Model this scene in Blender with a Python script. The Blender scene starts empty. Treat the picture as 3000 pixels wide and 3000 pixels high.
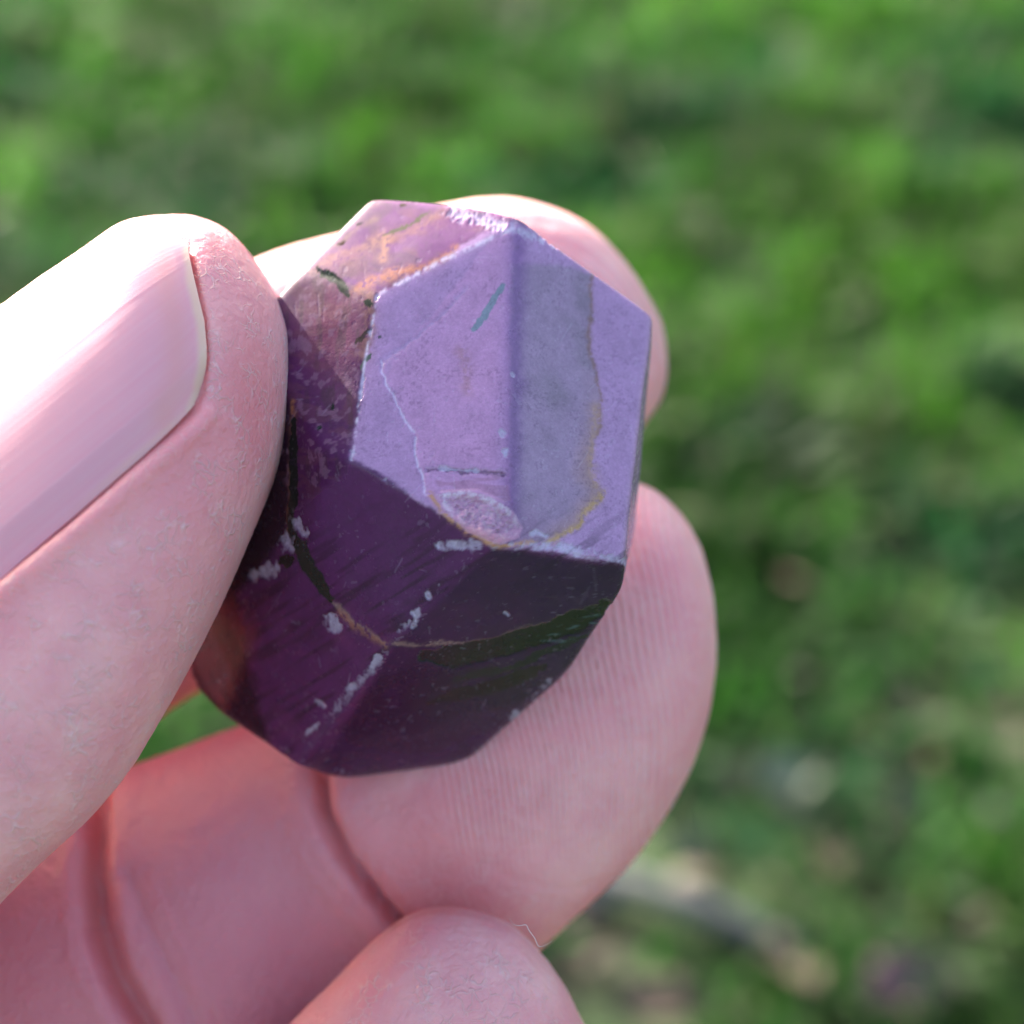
import bpy, math
import numpy as np
from mathutils import Vector

# ------------------------------------------------------------------ camera
sc = bpy.context.scene
PITCH = math.radians(32.0)
CAM = np.array((0.0, 0.0, 0.85))
W = 0.51                                   # frame width at distance 1
XV = np.array((1.0, 0, 0)); YV = np.array((0, math.sin(PITCH), math.cos(PITCH))); ZV = np.array((0, -math.cos(PITCH), math.sin(PITCH)))
cd = bpy.data.cameras.new('camera'); cam = bpy.data.objects.new('camera', cd); sc.collection.objects.link(cam)
cam.location = CAM; cam.rotation_euler = (math.pi/2-PITCH, 0, 0)
cd.sensor_width = 36; cd.sensor_fit = 'HORIZONTAL'; cd.lens = 36/W
cd.clip_start = 0.005; cd.clip_end = 1000
cd.dof.use_dof = True; cd.dof.focus_distance = 0.100
cd.dof.aperture_fstop = (36/W/1000)/0.0025  # an opening 2.5 mm across
sc.camera = cam
sc.render.resolution_x = sc.render.resolution_y = 1024

# ------------------------------------------------------------------ sky and sun
S_VIEW = np.array((-0.54, 0.72, -0.50)); S_VIEW /= np.linalg.norm(S_VIEW)
SUN = S_VIEW[0]*XV+S_VIEW[1]*YV+S_VIEW[2]*ZV
elev = math.asin(SUN[2]); azim = math.atan2(SUN[0], SUN[1])
world = bpy.data.worlds.new('World'); sc.world = world; world.use_nodes = True
nt = world.node_tree; bg = nt.nodes['Background']
sky = nt.nodes.new('ShaderNodeTexSky'); sky.sky_type = 'NISHITA'; sky.sun_disc = False
sky.sun_elevation = elev; sky.sun_rotation = azim; sky.dust_density = 4.6; sky.ozone_density = 0.3
nt.links.new(sky.outputs[0], bg.inputs[0]); bg.inputs[1].default_value = 0.12
ld = bpy.data.lights.new('sun', 'SUN'); ld.energy = 5.0; ld.angle = math.radians(0.6); ld.color = (1, 0.93, 0.84)
sun = bpy.data.objects.new('sun', ld); sc.collection.objects.link(sun)
sun.rotation_euler = Vector(SUN).to_track_quat('Z', 'Y').to_euler(); sun.location = (-1, 2, 3)
sc.view_settings.view_transform = 'Standard'; sc.view_settings.look = 'None'
sc.view_settings.exposure = 2.13; sc.view_settings.gamma = 1

# ------------------------------------------------------------------ helpers
def VW(p):                                  # millimetres in the hand's own frame -> world metres
    p = np.asarray(p, float)*0.001
    return CAM + p[..., 0:1]*XV + p[..., 1:2]*YV + p[..., 2:3]*ZV
def P(px, py, d):
    px, py, d = np.broadcast_arrays(*[np.asarray(a, float) for a in (px, py, d)])
    return np.stack([(px-1500)/3000*W*d, (1500-py)/3000*W*d, -d], -1)
def PX(v):
    d = -v[..., 2]
    return v[..., 0]/d*3000/W+1500, 1500-v[..., 1]/d*3000/W, d
def nrm(a): return a/np.maximum(np.linalg.norm(a, axis=-1, keepdims=True), 1e-12)
def sm(a, b, x):
    t = np.clip((x-a)/(b-a), 0, 1); return t*t*(3-2*t)
def hashn(ix, iy, iz, s):
    h = (ix.astype(np.int64)*374761393+iy.astype(np.int64)*668265263+iz.astype(np.int64)*2147483647+s*1274126177) & 0xffffffff
    h = ((h ^ (h >> 13))*1274126177) & 0xffffffff
    return ((h ^ (h >> 16)) & 0xffff)/65535.0
def noise(p, s=0):                          # value noise 0..1 on (...,3)
    f = np.floor(p).astype(np.int64); t = p-f; t = t*t*(3-2*t); r = 0
    for a in (0, 1):
        for b in (0, 1):
            for c in (0, 1):
                w = (t[..., 0] if a else 1-t[..., 0])*(t[..., 1] if b else 1-t[..., 1])*(t[..., 2] if c else 1-t[..., 2])
                r = r+w*hashn(f[..., 0]+a, f[..., 1]+b, f[..., 2]+c, s)
    return r
def fbm(p, s=0, o=3):
    r = 0; w = 0; a = 1.0
    for k in range(o):
        r = r+a*noise(p*2**k+17.3*k, s+k); w += a; a *= .5
    return r/w
def dline(x, y, pts):                       # distance to a polyline and the fraction along it
    best = np.full(x.shape, 1e9); tt = np.zeros(x.shape); n = len(pts)-1
    for i in range(n):
        ax, ay = pts[i]; bx, by = pts[i+1]; dx, dy = bx-ax, by-ay
        t = np.clip(((x-ax)*dx+(y-ay)*dy)/(dx*dx+dy*dy), 0, 1)
        d = np.hypot(x-ax-t*dx, y-ay-t*dy); m = d < best
        best = np.where(m, d, best); tt = np.where(m, (i+t)/n, tt)
    return best, tt
def inpoly(x, y, pts):
    r = np.zeros(x.shape, bool); n = len(pts)
    for i in range(n):
        ax, ay = pts[i]; bx, by = pts[(i+1) % n]
        if ay == by: continue
        r ^= ((ay > y) != (by > y)) & (x < (bx-ax)*(y-ay)/(by-ay)+ax)
    return r
def sdpoly(x, y, pts):
    d, _ = dline(x, y, list(pts)+[pts[0]])
    return np.where(inpoly(x, y, pts), -d, d)
def mesh_obj(name, verts, faces, mat=None, parent=None, smooth=True):
    me = bpy.data.meshes.new(name)
    verts = np.asarray(verts, np.float32)
    if isinstance(faces, np.ndarray):
        k = faces.shape[1]; me.vertices.add(len(verts)); me.vertices.foreach_set('co', verts.ravel())
        me.loops.add(faces.size); me.loops.foreach_set('vertex_index', faces.ravel().astype(np.int32))
        me.polygons.add(len(faces)); me.polygons.foreach_set('loop_start', np.arange(0, faces.size, k, dtype=np.int32))
        me.update(calc_edges=True)
    else:
        me.from_pydata([tuple(map(float, v)) for v in verts], [], faces); me.update()
    if smooth: me.polygons.foreach_set('use_smooth', np.ones(len(me.polygons), bool))
    o = bpy.data.objects.new(name, me); sc.collection.objects.link(o)
    if mat: me.materials.append(mat)
    if parent: o.parent = parent
    return o
def attr(o, name, data):
    data = np.asarray(data, np.float32)
    if data.ndim == 1:
        a = o.data.attributes.new(name, 'FLOAT', 'POINT'); a.data.foreach_set('value', data)
    else:
        if data.shape[1] == 3: data = np.c_[data, np.ones(len(data), np.float32)]
        a = o.data.attributes.new(name, 'FLOAT_COLOR', 'POINT'); a.data.foreach_set('color', data.ravel().astype(np.float32))
def tag(o, label=None, cat=None, group=None, kind=None):
    for k, v in (('label', label), ('category', cat), ('group', group), ('kind', kind)):
        if v: o[k] = v
    return o

class N:                                    # little node-graph helper
    def __init__(s, name):
        s.m = bpy.data.materials.new(name); s.m.use_nodes = True; s.t = s.m.node_tree
        s.b = s.t.nodes['Principled BSDF']
    def n(s, typ, **kw):
        nd = s.t.nodes.new(typ)
        for k, v in kw.items():
            if k.startswith('i_'): nd.inputs[k[2:].replace('_', ' ')].default_value = v
            else: setattr(nd, k, v)
        return nd
    def l(s, a, b): s.t.links.new(a, b)
    def at(s, name): return s.n('ShaderNodeAttribute', attribute_name=name)
    def noise(s, vec, scale, detail=3, rough=.5, dist=0):
        nd = s.n('ShaderNodeTexNoise'); s.l(vec, nd.inputs['Vector']); nd.inputs['Scale'].default_value = scale
        nd.inputs['Detail'].default_value = detail; nd.inputs['Roughness'].default_value = rough; nd.inputs['Distortion'].default_value = dist
        return nd.outputs['Fac']
    def ramp(s, f, stops):
        nd = s.n('ShaderNodeValToRGB'); s.l(f, nd.inputs[0]); e = nd.color_ramp.elements
        while len(e) < len(stops): e.new(0.5)
        for k, (p, c) in enumerate(stops):
            e[k].position = p; e[k].color = (c, c, c, 1) if not isinstance(c, tuple) else (*c, 1)
        return nd.outputs[0]
    def math(s, op, a, b=None, c=None):
        nd = s.n('ShaderNodeMath', operation=op)
        for k, v in enumerate((a, b, c)):
            if v is None: continue
            if isinstance(v, (int, float)): nd.inputs[k].default_value = v
            else: s.l(v, nd.inputs[k])
        return nd.outputs[0]
    def mix(s, f, a, b, mode='MIX'):
        nd = s.n('ShaderNodeMix', data_type='RGBA', blend_type=mode)
        for k, v in ((0, f), (6, a), (7, b)):
            if isinstance(v, (int, float)): nd.inputs[k].default_value = v
            elif isinstance(v, tuple): nd.inputs[k].default_value = (*v, 1)
            else: s.l(v, nd.inputs[k])
        return nd.outputs[2]
    def bump(s, h, dist, strength=1.0, prev=None):
        nd = s.n('ShaderNodeBump'); s.l(h, nd.inputs['Height']); nd.inputs['Distance'].default_value = dist; nd.inputs['Strength'].default_value = strength
        if prev is not None: s.l(prev, nd.inputs['Normal'])
        return nd.outputs[0]
    def obj(s): return s.n('ShaderNodeTexCoord').outputs['Object']

# ------------------------------------------------------------------ ground
G_C = np.array((0.0, 1.35))
def soil_amount(x, y):                      # 1 where the turf is thin
    q = np.stack([x*5.5, y*5.5, 0*x], -1)
    f = fbm(q, 5, 3)
    near = sm(1.35, 1.05, y + 0.10*x)
    near = np.maximum(near, 1.3*sm(1.62, 1.2, y+.25*x)); spot = np.exp(-(((x-.16)/.07)**2+((y-1.22)/.05)**2))*.35+np.exp(-(((x+.02)/.15)**2+((y-1.0)/.07)**2))*.5
    return np.clip(sm(.66, .82, f)*.5*sm(1.9, 1.3, y)+near*.40*sm(.3, .6, f)+spot, 0, 1)
def ground_z(x, y):
    q = np.stack([x*3, y*3, 0*x+2], -1)
    return (fbm(q, 9, 3)-.5)*.03*np.exp(-(np.hypot(x, y-1.3)/4)**2)

def build_ground():
    k = np.sinh(np.linspace(-7, 7, 241))/np.sinh(7)*350
    X, Y = np.meshgrid(k, k, indexing='ij'); Y = Y+1.3
    Z = ground_z(X, Y); n = len(k)
    idx = np.arange(n*n).reshape(n, n)
    f = np.stack([idx[:-1, :-1], idx[1:, :-1], idx[1:, 1:], idx[:-1, 1:]], -1).reshape(-1, 4)
    m = N('lawn_soil'); co = m.obj()
    n1 = m.noise(co, 9, 5, .6); n2 = m.noise(co, 120, 4, .6)
    c = m.mix(m.ramp(n2, [(.3, 0.0), (.7, 1.0)]), (.018, .013, .009), (.085, .062, .045))
    g = m.mix(m.ramp(n2, [(.3, 0.0), (.7, 1.0)]), (.010, .030, .006), (.035, .08, .012))
    m.l(m.mix(m.ramp(n1, [(.52, 0.0), (.68, 1.0)]), g, c), m.b.inputs['Base Color']); m.b.inputs['Roughness'].default_value = .9
    m.l(m.bump(n2, .01), m.b.inputs['Normal'])
    o = mesh_obj('ground', np.stack([X, Y, Z], -1).reshape(-1, 3), f, m.m)
    tag(o, 'lawn soil showing dark brown between the grass tufts, far below the hand', None, None, 'structure')
build_ground()

def blades(n, seed, xr, yr, hmin, hmax, wmin, wmax, name, label, cat, rosette=False):
    r = np.random.RandomState(seed)
    x = r.uniform(*xr, n); y = r.uniform(*yr, n)
    # keep them clumped, and off the thin spots
    q = np.stack([x*14, y*14, 0*x], -1); cl = fbm(q, 3, 2)
    keep = (r.rand(n) < .35+1.3*np.clip(cl-.3, 0, 1)) & (r.rand(n) > soil_amount(x, y)*1.05)
    x, y, cl = x[keep], y[keep], cl[keep]; n = len(x)
    z = ground_z(x, y)-.002
    h = r.uniform(hmin, hmax, n)*(.35+1.3*cl); w = r.uniform(wmin, wmax, n)
    az = r.uniform(0, 2*np.pi, n); lean = r.uniform(.15, 1.15, n); tw = r.uniform(0, np.pi, n)
    d = np.stack([np.cos(az), np.sin(az), 0*az], -1)
    side = np.stack([-np.sin(az+tw*.3), np.cos(az+tw*.3), 0*az], -1)
    base = np.stack([x, y, z], -1); V = []
    for t, ww in ((0, .7), (.35, 1), (.72, .8), (1, .0)):
        bend = lean*t
        c = base+d*(h*t*np.sin(bend))[:, None]+np.array((0, 0, 1))*(h*t*np.cos(bend))[:, None]
        if ww > 0: V += [c-side*(w*ww*.5)[:, None], c+side*(w*ww*.5)[:, None]]
        else: V += [c]
    V = np.stack(V, 1).reshape(-1, 3)
    b = np.arange(n)[:, None]*7
    tri = np.array([[0, 1, 3], [0, 3, 2], [2, 3, 5], [2, 5, 4], [4, 5, 6]])
    F = (b[:, :, None]+tri[None]).reshape(-1, 3)
    # each blade's own green: patches of bright, blue-green and straw
    q = np.stack([x*5, y*5, 0*x+8], -1); pa = fbm(q, 21, 3); q2 = np.stack([x*9, y*9, 0*x+3], -1); pb = fbm(q2, 31, 2)
    c1 = np.array((.024, .078, .015)); c2 = np.array((.052, .140, .018)); c3 = np.array((.014, .060, .024)); c4 = np.array((.07, .08, .032))
    a = sm(.40, .60, pa)[:, None]; e = sm(.50, .72, pb)[:, None]
    col = c1*(1-a)+c2*a; col = col*(1-e)+c3*e
    dk = fbm(np.stack([x*7, y*7, 0*x+30], -1), 41, 2); col = col*(.62+.62*sm(.35, .62, dk))[:, None]; st = (r.rand(n) < .07)[:, None]; col = np.where(st, c4, col)*r.uniform(.65, 1.35, (n, 1))
    return V, F, np.repeat(col, 7, 0)

def leaf_mat():
    m = N('grass_blade'); a = m.at('tint'); t = m.t
    m.l(a.outputs['Color'], m.b.inputs['Base Color']); m.b.inputs['Roughness'].default_value = .6; m.b.inputs['Specular IOR Level'].default_value = .2
    tr = m.n('ShaderNodeBsdfTranslucent'); mx = m.n('ShaderNodeMixShader'); mx.inputs[0].default_value = .38
    g = m.mix(1.0, a.outputs['Color'], (1.0, 1.3, .75), 'MULTIPLY'); m.l(g, tr.inputs[0])
    out = t.nodes['Material Output']; m.l(m.b.outputs[0], mx.inputs[1]); m.l(tr.outputs[0], mx.inputs[2]); m.l(mx.outputs[0], out.inputs[0])
    return m.m
LEAF = leaf_mat()
def build_grass():
    V1, F1, C1 = blades(95000, 1, (-1.3, 1.3), (.45, 3.6), .025, .065, .003, .0055, '', '', '')
    V2, F2, C2 = blades(26000, 2, (-.75, .75), (.6, 2.6), .015, .035, .007, .013, '', '', '')
    V = np.r_[V1, V2]; F = np.r_[F1, F2+len(V1)]
    o = mesh_obj('grass', V, F, LEAF); attr(o, 'tint', np.r_[C1, C2])
    tag(o, 'blurred green lawn grass filling the ground behind the hand', 'grass', None, 'stuff')
build_grass()

def gp(px, py, h=0.0):                      # where the ray of a spot of the lawn meets the ground
    u = ((px-1500)/3000*W)*XV+((1500-py)/3000*W)*YV-ZV
    t = (h-CAM[2])/u[2]; p = CAM+u*t
    return p
def litter_mat(name, c1, c2, rough=.7):
    m = N(name); co = m.obj(); n1 = m.noise(co, 60, 4, .6)
    m.l(m.mix(m.ramp(n1, [(.3, 0.0), (.7, 1.0)]), c1, c2), m.b.inputs['Base Color']); m.b.inputs['Roughness'].default_value = rough
    m.l(m.bump(n1, .002), m.b.inputs['Normal']); return m.m
def leaf(px, py, L, Wd, rot, tilt, mat, label, group=None, seed=0, name='fallen_leaf', cat='leaf'):
    r = np.random.RandomState(seed); n = 16; V = []; F = []
    for i in range(n+1):
        t = i/n; w = Wd*.5*math.sin(math.pi*t**.8)**.8*(1+.12*math.sin(9*t*math.pi+seed))+.0006
        for j in range(5):
            s = (j-2)/2
            V.append((L*(t-.5), s*w, .25*Wd*abs(s)**1.5+.12*L*(t-.5)**2*4*.4+.004*math.sin(5*t+seed)*s))
    for i in range(n):
        for j in range(4):
            a = i*5+j; F.append((a, a+1, a+6, a+5))
    k = len(V)
    V += [(v[0], v[1], v[2]-.0006) for v in V[:k]]; F += [tuple(reversed([q+k for q in f])) for f in F]
    for i in range(n):
        for j in (0, 4):
            a = i*5+j; F.append((a, a+5, a+5+k, a+k) if j == 0 else (a+5, a, a+k, a+5+k))
    o = mesh_obj(name, V, F, mat); p = gp(px, py, .02)
    o.location = (p[0], p[1], ground_z(np.array(p[0]), np.array(p[1]))+.024); o.rotation_euler = (tilt, tilt*.5, rot)
    return tag(o, label, cat, group)
DRY = litter_mat('dry_leaf', (.06, .04, .028), (.11, .075, .05)); PINKL = litter_mat('pink_leaf', (.10, .05, .055), (.15, .085, .09))
GREY = litter_mat('grey_wood', (.030, .036, .045), (.06, .068, .08)); PALE = litter_mat('pale_leaf', (.10, .13, .08), (.16, .19, .12))
FRESH = litter_mat('fresh_leaf', (.06, .14, .02), (.11, .22, .035), .5)
leaf(2310, 2290, .05, .036, .4, .25, PALE, 'pale whitish leaf lying on the lawn right of the middle fingertip', seed=1)
leaf(2420, 2520, .035, .022, 1.2, .5, DRY, 'brown dead leaf in the grass low at the right', seed=2)
leaf(1930, 2960, .055, .034, .2, .2, DRY, 'tan dead leaf on bare soil just right of the bottom fingertip', seed=3)
leaf(2650, 2910, .060, .040, .7, .2, PINKL, 'pinkish dead leaf on the ground at the bottom right', seed=4)
leaf(2310, 2850, .045, .028, 2.2, .3, DRY, 'greyish tan leaf on the soil, left of the pinkish leaf', seed=5)
leaf(2215, 2480, .055, .040, .1, .3, FRESH, 'broad bright green leaf in the grass below the pale leaf', seed=6, name='broad_leaf')
leaf(2890, 2000, .040, .024, .1, .4, FRESH, 'small bright green leaf near the right edge of the lawn', seed=7, name='broad_leaf')

def stick():
    a = gp(1620, 2500, .012); b = gp(2330, 2800, .012); n = 26; m = 10; V = []; F = []
    d = nrm(b-a); s = nrm(np.cross(d, (0, 0, 1.))); u = np.cross(s, d); r0 = np.random.RandomState(8)
    a = a-d*.12
    for i in range(n+1):
        t = i/n; c = a+(b-a)*t+s*.006*math.sin(t*5)+u*.003*math.sin(t*11); r = .013*(1-.35*t)*(1+.12*r0.randn())
        for j in range(m):
            q = 2*math.pi*j/m; V.append(c+s*r*math.cos(q)+u*r*math.sin(q)*.8)
    for i in range(n):
        for j in range(m): F.append((i*m+j, i*m+(j+1) % m, (i+1)*m+(j+1) % m, (i+1)*m+j))
    F.append(tuple(range(m-1, -1, -1))); F.append(tuple(n*m+j for j in range(m)))
    tag(mesh_obj('stick', V, F, GREY), 'blurred blue-grey stick lying on the soil below the middle finger', 'stick')
stick()
def litter():
    r = np.random.RandomState(12); V = []; F = []; C = []; pal = [(.10, .06, .04), (.10, .07, .05), (.07, .05, .035), (.10, .055, .055), (.07, .07, .08), (.11, .09, .06), (.035, .025, .02)]
    for k in range(200):
        for _ in range(20):
            x, y = r.uniform(-.7, .8), r.uniform(.8, 1.5)
            if r.rand() < soil_amount(np.array(x), np.array(y))+.05: break
        z = float(ground_z(np.array(x), np.array(y)))+r.uniform(.004, .03); L_ = r.uniform(.012, .032); w = L_*r.uniform(.4, .75); a = r.uniform(0, 6.28); tl = r.normal(0, .35, 2); c = pal[r.randint(len(pal))]; b = len(V)
        for u, v in ((-.5, 0), (-.25, .4), (.15, .5), (.5, 0), (.15, -.5), (-.25, -.4), (0, 0)):
            px, py = u*L_, v*w; V.append((x+px*math.cos(a)-py*math.sin(a), y+px*math.sin(a)+py*math.cos(a), z+px*tl[0]+py*tl[1]+(.003 if (u, v) == (0, 0) else 0))); C.append(c)
        F += [(b+i, b+(i+1) % 6, b+6) for i in range(6)]
    m = N('leaf_litter'); m.l(m.at('tint').outputs['Color'], m.b.inputs['Base Color']); m.b.inputs['Roughness'].default_value = .75
    o = mesh_obj('leaf_litter', V, np.array(F), m.m); attr(o, 'tint', np.array(C)); tag(o, 'scattered brown and grey leaf litter on the bare soil at the bottom of the lawn', 'leaf litter', None, 'stuff')
litter()

# ------------------------------------------------------------------ stone
def build_stone():
    v = dict(V1=(1500, 660, 104), V3=(1030, 1345, 99), V4=(1445, 1590, 97), V5=(1855, 1650, 100.5), Pp=(1150, 1890, 101.5), H=(885, 2225, 109), I=(505, 1990, 112.5), K=(905, 790, 104.9), K2=(905, 790, 104.8))
    v = {k: P(*a) for k, a in v.items()}; C = P(1250, 1450, 107)
    def on(a, b, c, px, py):
        n = np.cross(v[b]-v[a], v[c]-v[a]); u = P(px, py, 1); return u*(n@v[a])/(n@u)
    v['V2'] = on('V1', 'V3', 'V4', 1105, 865); v['R'] = on('V4', 'V5', 'Pp', 1800, 1775); v['Q'] = on('V3', 'V4', 'Pp', 868, 1550)
    v['T1'] = on('V1', 'V2', 'K', 1050, 578); v['T3'] = on('V1', 'V2', 'K', 820, 850)
    v['M'] = on('Q', 'Pp', 'H', 700, 1750); v['N'] = on('Q', 'Pp', 'H', 800, 2150)
    pl = []
    for a, b, c in (('V1', 'V3', 'V4'), ('V1', 'V4', 'V5'), ('V2', 'V1', 'K'), ('V2', 'V3', 'K2'), ('V3', 'V4', 'Pp'), ('V4', 'V5', 'Pp'), ('Pp', 'R', 'H'), ('Q', 'Pp', 'H'), ('M', 'N', 'I')):
        n = nrm(np.cross(v[b]-v[a], v[c]-v[a])); d = n@(v[a]-C); pl.append((n*np.sign(d), abs(d)))
    r1, r2 = P(1915, 905, 107), P(1842, 1660, 101.5); rn = nrm(np.cross(r2-r1, nrm(r1))); rn = rn*np.sign(rn[0])+np.array((0, 0, .035))
    for n, p in ((rn, r1), ((.88, -.48, -.02), P(1838, 1690, 103)),  ((.45, .8, -.35), P(1720, 770, 105)), ((.14, .9, -.1), v['T1']), ((-.76, .65, 0), v['T3']), ((-1, .36, 0), P(735, 1100, 107)),
                 ((-.5, -.85, -.05), P(690, 2120, 111)), ((-1, .1, 0), P(520, 1900, 111)), ((.08, -1, -.15), P(1120, 2292, 111)), ((.75, -.65, -.1), P(1604, 2036, 108)), ((0, 0, -1), P(1250, 1450, 115)),
                 ((-.80, -.10, .59), P(858, 1400, 102.4)),
                 ((.5, .1, -.8), P(1500, 1300, 114.5)), ((-.3, -.4, -.8), P(900, 2000, 116))):
        n = nrm(np.array(n, float)); pl.append((n, n@(p-C)))
    n = 660
    g = np.linspace(-1, 1, n); a, b = np.meshgrid(g, g, indexing='ij')
    # square -> disc -> sphere, dense on the side that faces the eye
    with np.errstate(all='ignore'):
        c1 = np.abs(a) > np.abs(b)
        rr = np.where(c1, a, b); ph = np.where(c1, np.pi/4*b/np.where(a == 0, 1, a), np.pi/2-np.pi/4*a/np.where(b == 0, 1, b))
    dx, dy = rr*np.cos(ph), rr*np.sin(ph); rho = np.hypot(dx, dy); phi = np.arctan2(dy, dx)
    th = np.where(rho < .82, rho/.82*np.radians(108), np.radians(108)+(rho-.82)/.18*np.radians(68))
    u = np.stack([np.sin(th)*np.cos(phi), np.sin(th)*np.sin(phi), np.cos(th)], -1).reshape(-1, 3)
    NP = np.array([q[0]/q[1] for q in pl]); acc = np.maximum(u@NP.T, 0); mx = acc.max(1, keepdims=True)
    px_, py_, _d = PX(C+u*14); p = 85-28*sm(1200, 950, px_)*sm(780, 880, px_)*sm(1650, 1950, py_)-18*sm(1150, 1350, px_)*sm(1950, 2150, py_)*sm(1750, 1550, px_)
    inv = (mx[:, 0])*((acc/mx)**p[:, None]).sum(1)**(1/p)
    srt = np.sort(acc, 1); gap = 1-srt[:, -2]/srt[:, -1]          # nearness to an edge
    pos = C+u/inv[:, None]
    x, y, d = PX(pos); q = pos
    w1 = (fbm(q*1.1, 1, 3)-.5); w2 = (fbm(q*5, 4, 3)-.5); w3 = (fbm(q*1.1+40, 7, 3)-.5)
    X = x+w1*26+w2*10; Y = y+w3*26+(fbm(q*5+9, 6, 3)-.5)*10
    disp = (fbm(q*.35, 3, 2)-.5)*.16+(fbm(q*2.2, 13, 3)-.5)*.008
    # mineral zones in linear colours, with facet sheen and shade painted into some
    def L(c): return np.array(c, float)
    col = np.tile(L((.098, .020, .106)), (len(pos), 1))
    def put(m, c, k=1.0):
        nonlocal col
        m = np.clip(m*k, 0, 1)[:, None]; col = col*(1-m)+L(c)*m
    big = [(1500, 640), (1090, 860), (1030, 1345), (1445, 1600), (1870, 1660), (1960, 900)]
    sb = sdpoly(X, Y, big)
    put(sm(6, -10, sb), (.41, .235, .43))  # front facets painted paler to carry the sky's sheen
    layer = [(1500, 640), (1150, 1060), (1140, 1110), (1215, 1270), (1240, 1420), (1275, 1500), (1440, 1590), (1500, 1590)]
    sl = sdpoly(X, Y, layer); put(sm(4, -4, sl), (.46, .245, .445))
    core = [(1500, 780), (1640, 770), (1735, 800), (1725, 960), (1740, 1080), (1762, 1160), (1745, 1280), (1725, 1390), (1765, 1450), (1690, 1540), (1610, 1595), (1490, 1585)]
    sd = sdpoly(X, Y, core); put(sm(12, -12, sd), (.33, .22, .34))
    put(sm(-70, -5, sd)*sm(8, -2, sd)*sm(1000, 1400, y)*sm(1560, 1650, x), (.36, .21, .21), .7)
    put(sm(6, -6, sd)*sm(.45, .75, fbm(q*.5, 88, 3))*sm(1500, 1650, x), (.20, .155, .20), .5)
    dr, _ = dline(X, Y, [(1520, 700), (1512, 1000), (1505, 1300), (1492, 1580)])
    put(np.exp(-(dr/26)**2), (.16, .06, .24), .6)
    top = [(1480, 640), (1105, 865), (905, 790), (700, 850), (1000, 500), (1400, 560)]
    stp = sdpoly(X, Y, top)*np.where(d < 200, 1, 1); T = sm(8, -8, stp)
    put(T, (.125, .026, .145)); put(T*sm(.45, .65, fbm(q*.7, 55, 3)), (.08, .03, .07), .6)
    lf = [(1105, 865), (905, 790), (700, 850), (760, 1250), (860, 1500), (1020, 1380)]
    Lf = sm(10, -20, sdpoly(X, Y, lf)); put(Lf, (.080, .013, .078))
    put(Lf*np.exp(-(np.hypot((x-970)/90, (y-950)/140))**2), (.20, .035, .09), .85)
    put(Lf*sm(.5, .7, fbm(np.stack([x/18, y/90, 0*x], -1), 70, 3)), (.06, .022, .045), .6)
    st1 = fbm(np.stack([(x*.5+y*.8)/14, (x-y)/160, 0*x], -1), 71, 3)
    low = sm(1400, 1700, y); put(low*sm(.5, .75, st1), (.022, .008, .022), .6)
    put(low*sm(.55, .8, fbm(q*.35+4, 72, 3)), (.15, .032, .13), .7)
    rb = sdpoly(x+w1*8, y+w3*8, [(1445, 1600), (1870, 1665), (1900, 1800), (1400, 2400), (900, 2300), (1150, 1890)]); put(sm(6, -16, rb), (.024, .006, .048), .85)  # dark mineral, painted darker and bluer against the lawn's green reflection
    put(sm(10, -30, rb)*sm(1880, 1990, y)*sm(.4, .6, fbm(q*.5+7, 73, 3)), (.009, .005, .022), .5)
    lb = sdpoly(X, Y, [(858, 1150), (862, 1530), (800, 1640), (705, 1740), (745, 1960), (800, 2180), (500, 2300), (400, 1500)]); put(sm(10, -30, lb), (.014, .005, .014), .92)  # facets beside the thumb painted near-black as crevice shade
    put((T+Lf)*sm(.52, .62, fbm(np.stack([(x+y*.4)/60, (y-x*.2)/26, 0*x+3], -1), 77, 4))*.3, (.16, .055, .07)); put(Lf*sm(.55, .66, fbm(q*2.6, 79, 3)), (.24, .12, .20), .5)
    # orange and brown seams
    sn_ = fbm(q*1.6, 201, 2); sh_ = fbm(q*5.5, 211, 3)
    def seam(pts, w, c, k=1., wob=1.):
        dd, t = dline(X if wob else x, Y if wob else y, pts); m = np.exp(-(dd/(w*(.6+1.0*sn_)))**2)*sm(.22, .55, sh_); put(m, c, k); return dd, t
    OR = (.42, .20, .12)
    seam([(940, 780), (1060, 730), (1200, 665), (1290, 640)], 22, OR, .22); seam([(900, 800), (1000, 740), (1180, 690), (1300, 620)], 9, (.30, .13, .11), .35)
    seam([(1130, 700), (1125, 760)], 14, OR, .6); seam([(1040, 850), (1110, 815), (1250, 780), (1340, 730)], 12, (.32, .11, .07), .9)
    seam([(1085, 860), (1080, 960), (1070, 1050)], 18, (.30, .14, .11), .7); seam([(1100, 640), (1020, 690), (950, 730), (880, 790)], 9, (.24, .14, .09), .45)
    seam([(1738, 780), (1722, 960), (1742, 1090), (1766, 1170), (1745, 1300)], 6, (.22, .11, .07), .7)
    seam([(1745, 1200), (1730, 1350), (1745, 1440)], 16, (.42, .25, .17), .6); seam([(1770, 1440), (1690, 1540), (1610, 1592)], 9, (.48, .29, .10), .8)
    seam([(1350, 1030), (1365, 1080), (1372, 1140)], 18, (.36, .18, .20), .5)
    seam([(1262, 1440), (1290, 1500), (1370, 1560), (1450, 1592), (1560, 1590)], 7, (.52, .26, .12), .9)
    dd, _ = seam([(1125, 1060), (1220, 990), (1330, 890), (1370, 840)], 4, (.42, .28, .48), .7); disp -= .03*np.exp(-(dd/6)**2)
    dd, _ = seam([(1120, 1060), (1135, 1120), (1160, 1180), (1215, 1270), (1225, 1360), (1250, 1440)], 3.5, (.62, .50, .70), .85); disp -= .05*np.exp(-(dd/5)**2)
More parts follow.
